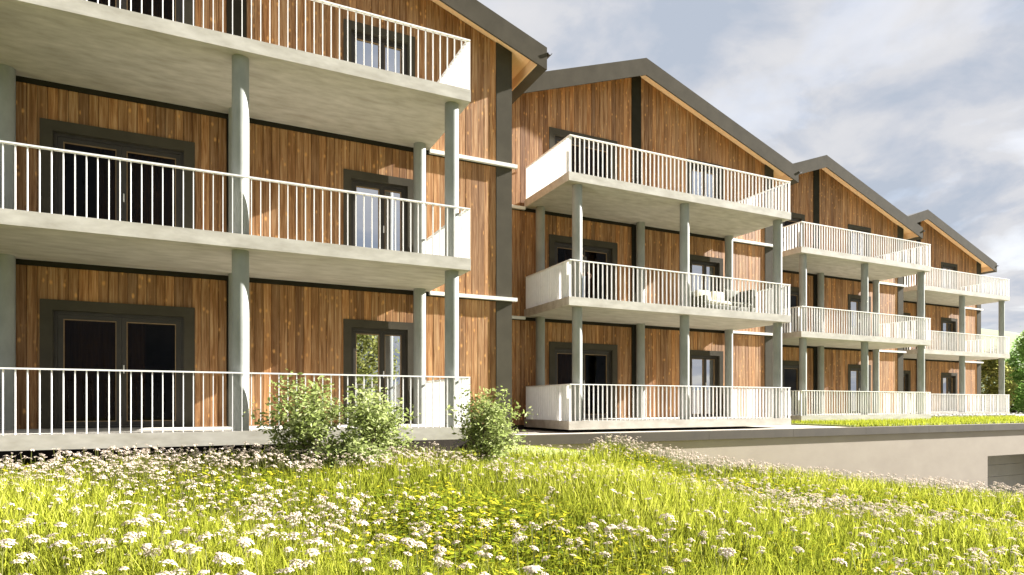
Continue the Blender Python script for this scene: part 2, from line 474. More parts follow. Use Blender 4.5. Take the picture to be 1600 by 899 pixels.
def block(k, label):
    dx, dy = STEPS[k]
    ox, oy, oz = XR + dx, YB + dy, FLOOR0
    root = bpy.data.objects.new('apartment_block', None)
    COL.objects.link(root)
    root.location = (ox + CX, oy + YW, oz - T)
    root.empty_display_size = 0.5
    root['label'] = label
    root['category'] = 'apartment block'
    root['group'] = 'timber-clad blocks of the stepped row'
    ABS[root] = Vector((CX, YW, -T))
    single = k <= 2
    # ---- backing wall with openings
    holes = []
    for fl in range(3):
        for (a, b, zt, w) in DOORS + WINS:
            holes.append((a + w * 0.7, b - w * 0.7, fl * 3 - 0.02, fl * 3 + zt - w * 0.7))
    xs = sorted(set([XL, XRT, CX] + [h[0] for h in holes] + [h[1] for h in holes]))
    mb = MB()
    rel = ABS[root]
    for xa, xb in zip(xs[:-1], xs[1:]):
        xm = (xa + xb) / 2
        hs = sorted([h for h in holes if h[0] < xm < h[1]], key=lambda h: h[2])
        z = -T - 0.55
        for h in hs:
            mb.slant(xa, xb, YW + 0.035, YW + 0.30, z, z, h[2], h[2])
            z = h[3]
        mb.slant(xa, xb, YW + 0.035, YW + 0.30, z, z, roof_z(xa, ROOF_T + 0.02), roof_z(xb, ROOF_T + 0.02))
    mb.v = [tuple(Vector(v) - rel) for v in mb.v]
    obj('wall', CACHE.setdefault('corewall', mb.mesh('wall', M['core'])), root, rel)
    # side and rear walls, floors and partitions
    mb = MB()
    for xa, xb in ((XL, XL + 0.25), (XRT - 0.25, XRT)):
        mb.slant(xa, xb, YW + 0.30, YW + DEPTH, -T - 0.55, -T - 0.55, roof_z(xa, ROOF_T + 0.02), roof_z(xb, ROOF_T + 0.02))
    for xa, xb in ((XL + 0.25, CX), (CX, XRT - 0.25)):
        mb.slant(xa, xb, YW + DEPTH - 0.3, YW + DEPTH, -T - 0.55, -T - 0.55, roof_z(xa, ROOF_T + 0.02), roof_z(xb, ROOF_T + 0.02))
    mb.v = [tuple(Vector(v) - rel) for v in mb.v]
    obj('side_wall', CACHE.setdefault('sidewall', mb.mesh('side_wall', M['side'])), root, rel)
    mb = MB()
    for fl in range(4):
        mb.box(XL + 0.26, XRT - 0.26, YW + 0.31, YW + DEPTH - 0.31, fl * 3 - T, fl * 3 - (0.005 if fl < 3 else 0.1))
    for fl in range(3):
        for z0, z1 in ((fl * 3, fl * 3 + 3 - T - 0.01),):
            mb.box(XL + 0.26, XRT - 0.26, YW + 4.2, YW + 4.3, z0, z1)
            mb.box(CX - 0.1, CX + 0.1, YW + 0.31, YW + 4.19, z0, z1)
    mb.v = [tuple(Vector(v) - rel) for v in mb.v]
    obj('interior', CACHE.setdefault('interior', mb.mesh('interior', M['plaster'])), root, rel)
    # ---- cladding boards
    PW, GAP = 0.145, 0.004
    S0, S1 = -3.905, -3.570                   # dark centre strip
    joined, jt = MB(), []
    bands = [(-0.16, 2.70), (2.815, 5.70), (5.815, None)]
    segs = [(XL + 0.38, S0), (S1, 1.57)]
    for bi, (z0, z1) in enumerate(bands):
        for sa, sb in segs:
            n = round((sb - sa) / PW)
            pw = (sb - sa) / n
            for i in range(n):
                x0, x1 = sa + i * pw + GAP / 2, sa + (i + 1) * pw - GAP / 2
                lo = z0
                for (a, b, zt, w) in DOORS + WINS:
                    ia, ib = a + w - 0.02, b - w + 0.02
                    if x1 > ia and x0 < ib:
                        lo = bi * 3 + zt - w * 0.5
                if z1 is None:
                    zl, zr = roof_z(x0, ROOF_T + 0.012), roof_z(x1, ROOF_T + 0.012)
                else:
                    zl = zr = z1
                if single:
                    key = ('plank', round(x1 - x0, 3), round(zl - lo, 3), round(zr - lo, 3))
                    if key not in CACHE:
                        w2 = (x1 - x0) / 2
                        CACHE[key] = MB().plank(-w2, w2, 0, 0.028, 0, zl - lo, zr - lo).mesh('plank', M['wood'])
                    obj('plank', CACHE[key], root, ((x0 + x1) / 2, YW + random.uniform(0, 0.004), lo))
                else:
                    joined.plank(x0, x1, YW, YW + 0.028, lo, zl, zr)
                    jt += [random.random()] * 8
    if not single:
        joined.v = [tuple(Vector(v) - rel) for v in joined.v]
        o = obj('plank_cladding', joined.mesh('plank_cladding', M['wood'], tone=jt), root, rel)
        o['kind'] = 'stuff'
    # ---- dark trims and painted shade bands on the facade
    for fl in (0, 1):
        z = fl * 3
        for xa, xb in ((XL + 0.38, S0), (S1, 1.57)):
            box_part('shade_band', M['black'], root, xa + 0.002, xb - 0.002, YW - 0.012, YW + 0.03, z + 2.703, z + 2.812)  # dark strip that paints in the shade under the slab
        for xa, xb in ((XL - 0.11, -7.513), (0.002, 2.056)):
            box_part('ledge', M['ledge'], root, xa, xb, YW - 0.095, YW - 0.014, z + 2.722, z + 2.800)
    mb = MB()
    zt = ROOF_T + 0.012
    mb.slant(S0, CX, YW - 0.022, YW + 0.03, -0.16, -0.16, roof_z(S0, zt), roof_z(CX, zt))
    mb.slant(CX, S1, YW - 0.022, YW + 0.03, -0.16, -0.16, roof_z(CX, zt), roof_z(S1, zt))
    mb.v = [tuple(Vector(v) - rel) for v in mb.v]
    obj('centre_strip', CACHE.setdefault('cstrip', mb.mesh('centre_strip', M['black'])), root, rel)
    for xa, xb in ((XL, XL + 0.38), (1.57, 1.95)):
        mb = MB().slant(xa, xb, YW - 0.024, YW + 0.033, -T - 0.5, -T - 0.5, roof_z(xa, zt), roof_z(xb, zt))
        mb.v = [tuple(Vector(v) - rel) for v in mb.v]
        obj('corner_strip', CACHE.setdefault(('corner', xa), mb.mesh('corner_strip', M['dark'])), root, rel)
    # ---- roof
    yf = 1.90
    EL, ER = CX - 6.335, CX + 6.335
    yb = YW + DEPTH + 0.5

    def rel_mesh(key, mb, mat, name):
        if key not in CACHE:
            mb.v = [tuple(Vector(v) - rel) for v in mb.v]
            CACHE[key] = mb.mesh(name, mat)
        return CACHE[key]

    def sl(mb, xa, xb, y0, y1, d0, d1):
        return mb.slant(xa, xb, y0, y1, roof_z(xa, d1), roof_z(xb, d1), roof_z(xa, d0), roof_z(xb, d0))

    mb = MB()
    sl(mb, EL + 0.03, CX, yf + 0.045, yb, 0.0, ROOF_T - 0.03)
    sl(mb, CX, ER - 0.03, yf + 0.045, yb, 0.0, ROOF_T - 0.03)
    roof = obj('roof', rel_mesh('roof', mb, M['roof'], 'roof'), root, rel)
    for key, (xa, xb) in (('l', (EL, CX)), ('r', (CX, ER))):
        mb = sl(MB(), xa, xb, yf, yf + 0.042, -0.012, 0.485)
        obj('fascia', rel_mesh('fascia' + key, mb, M['fascia'], 'fascia'), roof, rel)
    for key, (xa, xb) in (('l', (EL + 0.215, CX)), ('r', (CX, ER - 0.215))):
        mb = sl(MB(), xa, xb, yf + 0.044, yb - 0.05, ROOF_T - 0.028, ROOF_T)
        obj('soffit', rel_mesh('soffit' + key, mb, M['soffit'], 'soffit'), roof, rel)
    for key, (xa, xb, xi) in (('l', (EL, EL + 0.21, EL + 0.213)), ('r', (ER - 0.21, ER, ER - 0.227))):
        mb = sl(MB(), xa, xb, yf + 0.044, yb - 0.02, ROOF_T - 0.026, 0.478)
        obj('eave_board', rel_mesh('eave' + key, mb, M['fascia'], 'eave_board'), roof, rel)
        mb = sl(MB(), xi, xi + 0.014, yf + 0.046, yb - 0.06, ROOF_T + 0.003, 0.470)
        obj('eave_lining', rel_mesh('lining' + key, mb, M['soffit'], 'eave_lining'), roof, rel)
    # half-round gutter along each eave
    for key, xg in (('l', EL - 0.062), ('r', ER + 0.062)):
        mb = MB()
        n = 8
        zg = roof_z(ER, 0.10)
        for y in (yf - 0.03, yb):
            for r in (0.055, 0.048):
                for i in range(n + 1):
                    a = math.pi + math.pi * i / n
                    mb.v.append((xg + r * math.cos(a), y, zg + r * math.sin(a)))
        m = n + 1
        for i in range(n):
            mb.f += [(i, i + 1, 2 * m + i + 1, 2 * m + i), (m + i + 1, m + i, 3 * m + i, 3 * m + i + 1),
                     (i + 1, i, m + i, m + i + 1), (2 * m + i, 2 * m + i + 1, 3 * m + i + 1, 3 * m + i)]
        mb.f += [(0, 2 * m, 3 * m, m), (n, m + n, 3 * m + n, 2 * m + n)]
        obj('gutter', rel_mesh('gutter' + key, mb, M['frame'], 'gutter'), roof, rel)
    # ---- balconies
    for fl in range(3):
        z = fl * 3.0
        box_part('balcony_slab', M['concrete'], root, -7.511, 0, 0, YW - (0.016 if fl else 0.002), z - T, z)
    if 'column' not in CACHE:
        me = MB().cyl(0, 0, 0, 3 - T, 0.126, n=28).mesh('column', M['column'], True)
        me.set_sharp_from_angle(angle=math.radians(40))
        CACHE['column'] = me
    for fl in (0, 1):
        for y in (0.25, 2.17):
            for x in (-7.13, -3.755, -0.27):
                obj('column', CACHE['column'], root, (x, y, fl * 3.0))
    BW, BD, BS = 0.0125, 0.040, 0.074
    for fl in range(3):
        z = fl * 3.0
        x0, x1, y0, y1 = -7.451, -0.035, 0.040, 2.33
        zt_ = z + HR
        mb = MB()
        mb.box(x0 - 0.03, x1 + 0.03, y0 - 0.03, y0 + 0.03, HR - 0.022, HR)
        mb.box(x0 - 0.03, x0 + 0.03, y0 + 0.031, y1 + 0.03, HR - 0.022, HR)
        mb.box(x1 - 0.03, x1 + 0.03, y0 + 0.031, y1 + 0.03, HR - 0.022, HR)
        mb.v = [tuple(Vector(v) - Vector((CX, 0, 0))) for v in mb.v]
        rail = obj('railing', CACHE.setdefault('rail', mb.mesh('railing', M['white'])), root, (CX, 0, z))
        spots = []
        for i in range(1, 56):
            spots.append((x0 + 0.1325 * i, y0, 0))
        ns = 19
        for i in range(ns + 1):
            spots.append((x0, y0 + (y1 - y0) * i / ns, 1))
            spots.append((x1, y0 + (y1 - y0) * i / ns, 1))
        hb = HR - 0.0225
        if single:
            for x, y, side in spots:
                if side:
                    box_part('baluster', M['white'], rail, x - BS / 2, x + BS / 2, y - BW / 2, y + BW / 2, z + 0.001, z + hb)
                else:
                    box_part('baluster', M['white'], rail, x - BW / 2, x + BW / 2, y - BD / 2, y + BD / 2, z + 0.001, z + hb)
        else:
            mb = MB()
            for x, y, side in spots:
                a, b = (BS / 2, BW / 2) if side else (BW / 2, BD / 2)
                mb.box(x - a - CX, x + a - CX, y - b, y + b, 0.001, hb)
            o = obj('balusters', CACHE.setdefault('jbal', mb.mesh('balusters', M['white'])), rail, (CX, 0, z))
            o['kind'] = 'stuff'
    # ---- doors and windows
    for fl in range(3):
        z = fl * 3.0
        for kind, lst in (('glazed_door', DOORS), ('window', WINS)):
            for (a, b, ztop, w) in lst:
                c = Vector(((a + b) / 2, YW, z))
                mb = MB()
                y0, y1 = YW - 0.026, YW + 0.11
                mb.box(a, a + w, y0, y1, 0.002, ztop)
                mb.box(b - w, b, y0, y1, 0.002, ztop)
                mb.box(a + w, b - w, y0, y1, ztop - w, ztop)
                mb.v = [(v[0] - c.x, v[1] - c.y, v[2]) for v in mb.v]
                d = obj(kind, CACHE.setdefault(kind, mb.mesh(kind, M['dark'])), root, c)
                ia, ib, it = a + w, b - w, ztop - w
                # fixed frame set back in the reveal
                f = 0.055
                yy0, yy1 = YW + 0.055, YW + 0.16
                mb = MB()
                mb.box(ia + 0.001, ia + f, yy0, yy1, 0.03, it - 0.001)
                mb.box(ib - f, ib - 0.001, yy0, yy1, 0.03, it - 0.001)
                mb.box(ia + f, ib - f, yy0, yy1, it - f, it - 0.001)
                mb.box(ia + 0.001, ib - 0.001, yy0 - 0.01, yy1, 0.0, 0.03)
                mb.v = [(v[0] - c.x, v[1] - c.y, v[2]) for v in mb.v]
                obj('frame', CACHE.setdefault(kind + 'frame', mb.mesh('frame', M['frame'])), d, c)
                ga, gb, gt = ia + f, ib - f, it - f
                if kind == 'glazed_door':
                    parts = [(ga, (ga + gb) / 2), ((ga + gb) / 2, gb)]
                else:
                    sp = ga + (gb - ga) * 0.56
                    parts = [(ga, sp), (sp, gb)]
                for pi, (pa, pb) in enumerate(parts):
                    sw = 0.075 if kind == 'glazed_door' else 0.055
                    sy0, sy1 = YW + 0.075, YW + 0.13
                    pc = Vector(((pa + pb) / 2, YW + 0.1, z))
                    mb = MB()
                    mb.box(pa + 0.002, pa + sw, sy0, sy1, 0.032, gt - 0.002)
                    mb.box(pb - sw, pb - 0.002, sy0, sy1, 0.032, gt - 0.002)
                    mb.box(pa + sw, pb - sw, sy0, sy1, gt - sw, gt - 0.002)
                    mb.box(pa + sw, pb - sw, sy0, sy1, 0.032, 0.032 + sw)
                    mb.v = [(v[0] - pc.x, v[1] - pc.y, v[2]) for v in mb.v]
                    obj('sash', CACHE.setdefault((kind, 'sash', pi), mb.mesh('sash', M['frame'])), d, pc)
                    e = 0.014
                    mb = MB()
                    qa, qb, q0, q1 = pa + sw + 0.001, pb - sw - 0.001, 0.033 + sw, gt - sw - 0.001
                    mb.box(qa, qa + e, sy0 + 0.012, sy1 - 0.02, q0, q1)
                    mb.box(qb - e, qb, sy0 + 0.012, sy1 - 0.02, q0, q1)
                    mb.box(qa + e, qb - e, sy0 + 0.012, sy1 - 0.02, q1 - e, q1)
                    mb.box(qa + e, qb - e, sy0 + 0.012, sy1 - 0.02, q0, q0 + e)
                    mb.v = [(v[0] - pc.x, v[1] - pc.y, v[2]) for v in mb.v]
                    obj('glazing_bead', CACHE.setdefault((kind, 'bead', pi), mb.mesh('glazing_bead', M['bead'])), d, pc)
                    box_part('pane', M['glass'] if kind == 'glazed_door' else M['coated'], d,
                             qa - 0.0005, qb + 0.0005, YW + 0.112, YW + 0.118, z + q0 - 0.0005, z + q1 + 0.0005)
                # handle on the meeting stile
                hx = parts[0][1] + (0.038 if kind == 'glazed_door' else 0.028)
                box_part('handle', M['ledge'], d, hx - 0.009, hx + 0.009, YW + 0.040, YW + 0.074, z + 0.95, z + 1.09)
                # curtains hanging inside, wavy sheets; pale upper ones imitate reflected sky
                def curtain(xa, xb, zt_, mat, key):
                    if key not in CACHE:
                        n = 40
                        v, fc = [], []
                        for i in range(n + 1):
                            x = (xb - xa) * (i / n - 0.5)
                            y = 0.035 * math.sin(i * 1.25) + 0.012 * math.sin(i * 2.9)
                            v += [(x, y, 0.02), (x, y, zt_)]
                        for i in range(n):
                            fc.append((2 * i, 2 * i + 2, 2 * i + 3, 2 * i + 1))
                        CACHE[key] = make_mesh('curtain', v, fc, mat, True)
                    obj('curtain', CACHE[key], d, ((xa + xb) / 2, YW + 0.42, z))
                if kind == 'window' and fl > 0:
                    curtain(ga - 0.1, gb - 0.25 * fl, gt + 0.1, M['curtain'], ('cur', fl))
                elif kind == 'window':
                    curtain(parts[1][0] - 0.05, parts[1][0] + 0.16, gt + 0.1, M['curtain'], 'curg')
                elif fl == 0:
                    curtain(ga - 0.1, ga + 1.25, gt + 0.1, M['brown'], 'curd')
                else:
                    curtain(ga + 0.5, gb - 0.1, gt + 0.1, M['brown'], 'cure')
    return root


LABELS = ['nearest timber-clad block with white balconies, cut off by the left edge of the picture',
          'second timber-clad block from the left, with a sofa on its middle balcony',
          'third timber-clad block from the left, between the sofa balcony and the farthest block',
          'farthest timber-clad block at the right end of the row, beside the green trees']
for k in range(4):
    block(k, LABELS[k])

# ------------------------------------------------------------------ ground
Z = lambda v: v + EYE                       # heights below are given from the eye


def softplus(x, s):
    return s * np.log1p(np.exp(np.clip(x / s, -40, 40)))


def height(X, Y):
    """meadow height (eye = 0)"""
    X = np.asarray(X, dtype=float)
    Y = np.asarray(Y, dtype=float)
    h = -1.02 - 0.045 * np.clip(10 - Y, -3, 14) - 0.058 * softplus(X - 3.2, 0.6)
    h = h + 0.035 * np.sin(X * 0.9 + 1.3) * np.cos(Y * 0.7) + 0.02 * np.sin(X * 2.1 + Y * 1.7)
    t = ((X - 6.6) + (Y - 10.9)) / 1.4142
    bump = -0.60 * softplus(t - 0.2, 0.35) * 1.0
    h = h + np.where(X > 4, bump, bump * np.clip((X - 2.0) / 2.0, 0, 1))
    h = h + 0.26 * np.exp(-((X - 5.6) / 1.1) ** 2 - ((Y - 11.3) / 1.0) ** 2)
    h = h + 0.27 * np.exp(-((X - 7.1) / 1.3) ** 2 - ((Y - 10.3) / 1.2) ** 2)
    return np.maximum(h, -3.62) + EYE


gx = np.concatenate([np.arange(-60, -10, 2.5), np.arange(-10, 16, 0.2), np.arange(16, 130.1, 3.0)])
gy = np.concatenate([np.arange(-60, -2, 2.5), np.arange(-2, 12.35, 0.2), [12.35]])
GX, GY = np.meshgrid(gx, gy, indexing='ij')
V = np.stack([GX, GY, height(GX, GY)], -1).reshape(-1, 3)
nx, ny = len(gx), len(gy)
idx = np.arange(nx * ny).reshape(nx, ny)
F = np.stack([idx[:-1, :-1], idx[1:, :-1], idx[1:, 1:], idx[:-1, 1:]], -1).reshape(-1, 4)
g = obj('meadow_ground', np_mesh('meadow_ground', V, F, M['ground'], smooth=True))
g['kind'] = 'structure'

lx, ly = np.meshgrid(np.arange(4.35, 7.01, 0.15), np.arange(9.85, 12.11, 0.15), indexing='ij')
V = np.stack([lx, ly, height(lx, ly) + 0.012], -1).reshape(-1, 3)
idx = np.arange(lx.size).reshape(lx.shape)
F = np.stack([idx[:-1, :-1], idx[1:, :-1], idx[1:, 1:], idx[:-1, 1:]], -1).reshape(-1, 4)
o = obj('lawn', np_mesh('lawn', V, F, M['lawn'], smooth=True))
o['kind'] = 'structure'
TER = Z(-0.70)                              # terrace level
WALL_Y = 12.15
me = MB()
me.box(-60, 5.29, 12.35, 200, TER - 0.6, TER - 0.32)
me.box(5.3, 300, WALL_Y + 0.26, 400, TER - 0.2, TER)
o = obj('terrace', me.mesh('terrace', M['paving']))
o['kind'] = 'structure'
me = MB().box(-300, 600, 400.01, 1500, TER - 4, TER - 0.02)
o = obj('far_ground', me.mesh('far_ground', M['lawn']))
o['kind'] = 'structure'
me = MB().box(12, 300, 3.0, 12.1, Z(-3.75), Z(-3.58))
o = obj('driveway', me.mesh('driveway', M['road']))
o['kind'] = 'structure'
me = MB().box(17.5, 120, 12.75, 15.55, TER + 0.004, TER + 0.05)
o = obj('lawn_strip', me.mesh('lawn_strip', M['lawn']))
o['kind'] = 'structure'

# retaining wall with coping and garage opening
rw = bpy.data.objects.new('retaining_wall', None)
COL.objects.link(rw)
rw.location = (5.3, WALL_Y, Z(-3.62))
rw['label'] = 'long beige rendered retaining wall with dark coping below the terrace'
rw['category'] = 'wall'
ABS[rw] = Vector((5.3, WALL_Y, Z(-3.62)))
GX0, GX1, GZ = 23.6, 29.4, Z(-1.76)
mb = MB()
zb, zt2 = Z(-3.9), Z(-0.90)
mb.box(5.3, GX0, WALL_Y, WALL_Y + 0.25, zb, zt2)
mb.box(GX0, GX1, WALL_Y, WALL_Y + 0.25, GZ, zt2)
mb.box(GX1, 120, WALL_Y, WALL_Y + 0.25, zb, zt2)
mb.box(GX0 - 0.25, GX0, WALL_Y + 0.25, WALL_Y + 1.4, zb, zt2)
mb.box(GX1, GX1 + 0.25, WALL_Y + 0.25, WALL_Y + 1.4, zb, zt2)
mb.box(GX0, GX1, WALL_Y + 0.25, WALL_Y + 1.4, GZ, GZ + 0.2)
mb.v = [tuple(Vector(v) - ABS[rw]) for v in mb.v]
obj('wall_face', mb.mesh('wall_face', M['render']), rw, ABS[rw])
x = 5.3
while x < 60:
    box_part('coping', M['coping'], rw, x + 0.003, x + 2.997, WALL_Y - 0.05, WALL_Y + 0.30, zt2 + 0.001, Z(-0.685))
    x += 3.0
gd = obj('garage_door', MB().box(-(GX1 - GX0) / 2, (GX1 - GX0) / 2, 0, 0.03, 0, GZ - zb).mesh('garage_door', M['garage']),
         rw, ((GX0 + GX1) / 2, WALL_Y + 1.25, zb))
zz = Z(-3.6)
i = 0
while zz + 0.44 < GZ:
    box_part('door_section', M['garage'], gd, GX0 + 0.02, GX1 - 0.02, WALL_Y + 1.220, WALL_Y + 1.249, zz + 0.006, zz + 0.434)
    zz += 0.44


# ------------------------------------------------------------------ vegetation helpers
def in_meadow(X, Y):
    ok = (Y < 10.25) | (X > 4.35)
    t = ((X - 6.6) + (Y - 10.9)) / 1.4142
    ok &= (t < 1.6) & (Y < 11.6)
    return ok


def lawn_patch(X, Y):
    """short mown grass beside the nearest block"""
    return (X > 4.3) & (Y > 9.75 + 0.25 * np.sin(X * 3.0)) & (X < 7.0)


def scatter(n, near=2.6, far=16.0, power=1.0):
    """points over the meadow, denser near the path where one stands"""
    out = np.zeros((0, 2))
    while len(out) < n:
        r = near + (far - near) * rng.random(n) ** power
        a = math.radians(64.4) + (rng.random(n) - 0.5) * math.radians(104)
        P = np.stack([r * np.cos(a), r * np.sin(a)], -1)
        P = P[in_meadow(P[:, 0], P[:, 1])]
        out = np.concatenate([out, P])
    return out[:n]


def patchiness(P, sc, seed):
    r = np.random.default_rng(seed)
    v = np.zeros(len(P))
    for i in range(6):
        a = r.random() * 6.28
        f = sc * (0.6 + 1.6 * r.random())
        v += np.sin(P[:, 0] * math.cos(a) * f + P[:, 1] * math.sin(a) * f + r.random() * 6.28)
    return v / 6 * 1.5                        # about -1..1


# ---- grass blades
n = 150000
P = scatter(n, power=1.15)
pat = patchiness(P, 1.3, 3)
hgt = (0.20 + 0.16 * rng.random(n)) * (1.0 + 0.45 * pat)
hgt *= np.where(lawn_patch(P[:, 0], P[:, 1]), 0.16, 1.0)
R = np.hypot(P[:, 0], P[:, 1])
wid = (0.0035 + 0.004 * rng.random(n)) * (0.8 + R / 9.0)
ang = rng.random(n) * 6.283
lean_a = rng.random(n) * 6.283
lean = hgt * (0.10 + 0.45 * rng.random(n) ** 2)
base = np.stack([P[:, 0], P[:, 1], height(P[:, 0], P[:, 1]) - 0.01], -1)
side = np.stack([np.cos(ang), np.sin(ang), np.zeros(n)], -1) * wid[:, None]
ld = np.stack([np.cos(lean_a), np.sin(lean_a), np.zeros(n)], -1)
mid = base + ld * (lean * 0.3)[:, None] + np.array([0, 0, 1.0]) * (hgt * 0.6)[:, None]
tip = base + ld * lean[:, None] + np.array([0, 0, 1.0]) * hgt[:, None]
VV = np.stack([base - side, base + side, mid - side * 0.75, mid + side * 0.75, tip], 1).reshape(-1, 3)
b0 = np.arange(n) * 5
FF = np.stack([np.stack([b0, b0 + 1, b0 + 3], -1), np.stack([b0, b0 + 3, b0 + 2], -1),
               np.stack([b0 + 2, b0 + 3, b0 + 4], -1)], 1).reshape(-1, 3)
tone = np.repeat(np.clip(0.5 + 0.22 * rng.standard_normal(n) + 0.12 * pat, 0, 1), 3)
o = obj('meadow_grass', np_mesh('meadow_grass', VV, FF, M['grass'], tone))
o['kind'] = 'stuff'
o['label'] = 'long yellow-green grass of the sloping meadow'

# ---- low broad leaves between the blades
n = 95000
P = scatter(n, power=1.1)
P = P[~lawn_patch(P[:, 0], P[:, 1])]
n = len(P)
pat2 = patchiness(P, 1.8, 5)
hz = height(P[:, 0], P[:, 1]) + (0.03 + 0.20 * rng.random(n)) * (1 + 0.3 * pat2)
ln = (0.016 + 0.020 * rng.random(n)) * (0.8 + np.hypot(P[:, 0], P[:, 1]) / 12)
a = rng.random(n) * 6.283
d1 = np.stack([np.cos(a), np.sin(a), (rng.random(n) - 0.4) * 0.8], -1)
d2 = np.stack([-np.sin(a), np.cos(a), (rng.random(n) - 0.5) * 0.6], -1)
c = np.stack([P[:, 0], P[:, 1], hz], -1)
VV = np.stack([c - d1 * ln[:, None], c + d2 * (ln * 0.42)[:, None], c + d1 * ln[:, None], c - d2 * (ln * 0.42)[:, None]], 1).reshape(-1, 3)
FF = np.arange(n * 4).reshape(n, 4)
tone = np.clip(0.5 + 0.28 * rng.standard_normal(n), 0, 1)
o = obj('meadow_herbs', np_mesh('meadow_herbs', VV, FF, M['herb'], tone))
o['kind'] = 'stuff'
o['label'] = 'low green and yellowish leaves among the meadow grass'


# ---- umbel flowers: a flat head of many small florets over thin rays
def umbel(r, n_flo, seed, size):
    q = np.random.default_rng(seed)
    v, f, tn = [], [], []
    for i in range(n_flo):
        rr = r * math.sqrt((i + 0.4) / n_flo)
        a = i * 2.39996 + q.random() * 0.5
        cx, cy = rr * math.cos(a), rr * math.sin(a)
        cz = -0.45 * rr * rr / r + q.normal() * r * 0.07
        s = size * (0.75 + 0.5 * q.random())
        tl = Vector((cx / r * 0.6 + q.normal() * 0.25, cy / r * 0.6 + q.normal() * 0.25, 1)).normalized()
        ux = tl.orthogonal().normalized()
        uy = tl.cross(ux)
        b = len(v)
        v.append((cx, cy, cz + s * 0.25))
        ph = q.random() * 6.28
        for j in range(5):
            p = Vector((cx, cy, cz)) + (ux * math.cos(ph + j * 1.2566) + uy * math.sin(ph + j * 1.2566)) * s
            v.append(tuple(p))
        for j in range(5):
            f.append((b, b + 1 + j, b + 1 + (j + 1) % 5))
            tn.append(min(1, max(0, 0.55 + 0.25 * q.normal())))
    return np.array(v), np.array(f), np.array(tn)


def tube(pts, radii, n=5):
    v, f = [], []
    for i, (p, r) in enumerate(zip(pts, radii)):
        p = Vector(p)
        d = (Vector(pts[min(i + 1, len(pts) - 1)]) - Vector(pts[max(i - 1, 0)])).normalized()
        ux = d.orthogonal().normalized()
        uy = d.cross(ux)
        for j in range(n):
            a = 6.28319 * j / n
            v.append(tuple(p + (ux * math.cos(a) + uy * math.sin(a)) * r))
    for i in range(len(pts) - 1):
        for j in range(n):
            k = (j + 1) % n
            f.append((i * n + j, i * n + k, (i + 1) * n + k, (i + 1) * n + j))
    return v, f


def add_tube(mb, pts, radii, n=5):
    v, f = tube(pts, radii, n)
    b = len(mb.v)
    mb.v += v
    mb.f += [tuple(b + i for i in q) for q in f]


# far and middle flowers as one mass
variants = [umbel(0.022 + 0.005 * i, 9 + 2 * i, 20 + i, 0.0085) for i in range(5)]
nF = 8500
P = scatter(nF * 3, near=4.4, power=0.95)
pf = patchiness(P, 1.5, 11)
tcrest = ((P[:, 0] - 6.6) + (P[:, 1] - 10.9)) / 1.4142
keep = (rng.random(len(P)) < np.clip(0.14 + 0.30 * pf, 0.04, 1.0) + 0.5 * (tcrest > -0.8) + 0.5 * ((P[:, 1] > 8.2) & (P[:, 0] < 3.5))) & ~lawn_patch(P[:, 0], P[:, 1])
P = P[keep][:nF]
allv, allf, allt, base_i = [], [], [], 0
sv, sf, sb = [], [], 0
for i, (x, y) in enumerate(P):
    v, f, t_ = variants[i % 5]
    z0 = float(height(x, y))
    hh = 0.27 + 0.17 * random.random()
    dx, dy = random.gauss(0, 0.05), random.gauss(0, 0.05)
    s = random.uniform(0.5, 1.15)
    heads = 1 + (i % 3 == 0)
    for k in range(heads):
        ca, sa = math.cos(i * 1.7 + k), math.sin(i * 1.7 + k)
        w = v * s * (1 if k == 0 else 0.75)
        tx, ty = random.gauss(0, 0.22), random.gauss(0, 0.22)
        X_ = w[:, 0] * ca - w[:, 1] * sa
        Y_ = w[:, 0] * sa + w[:, 1] * ca
        Z_ = w[:, 2] + X_ * tx + Y_ * ty
        ex, ey, ez = (0, 0, 0) if k == 0 else (random.gauss(0, 0.06), random.gauss(0, 0.06), random.uniform(-0.07, 0.03))
        allv.append(np.stack([X_ + x + dx + ex, Y_ + y + dy + ey, Z_ + z0 + hh + ez], -1))
        allf.append(f + base_i)
        allt.append(t_)
        base_i += len(v)
    wst = 0.0022 + 0.0003 * math.hypot(x, y)
    sv.append(np.array([[x - wst, y, z0], [x + wst, y, z0], [x + dx + wst * 0.6, y + dy, z0 + hh - 0.012], [x + dx - wst * 0.6, y + dy, z0 + hh - 0.012]]))
    sf.append(np.array([[0, 1, 2, 3]]) + sb)
    sb += 4
o = obj('meadow_flowers', np_mesh('meadow_flowers', np.concatenate(allv), np.concatenate(allf), M['petal'], np.concatenate(allt)))
o['kind'] = 'stuff'
o['label'] = 'mass of small white wildflowers spread through the meadow behind the foreground'
st = obj('flower_stems', np_mesh('flower_stems', np.concatenate(sv), np.concatenate(sf), M['stem']))
st['kind'] = 'stuff'
st['label'] = 'thin green stalks of the white meadow flowers'

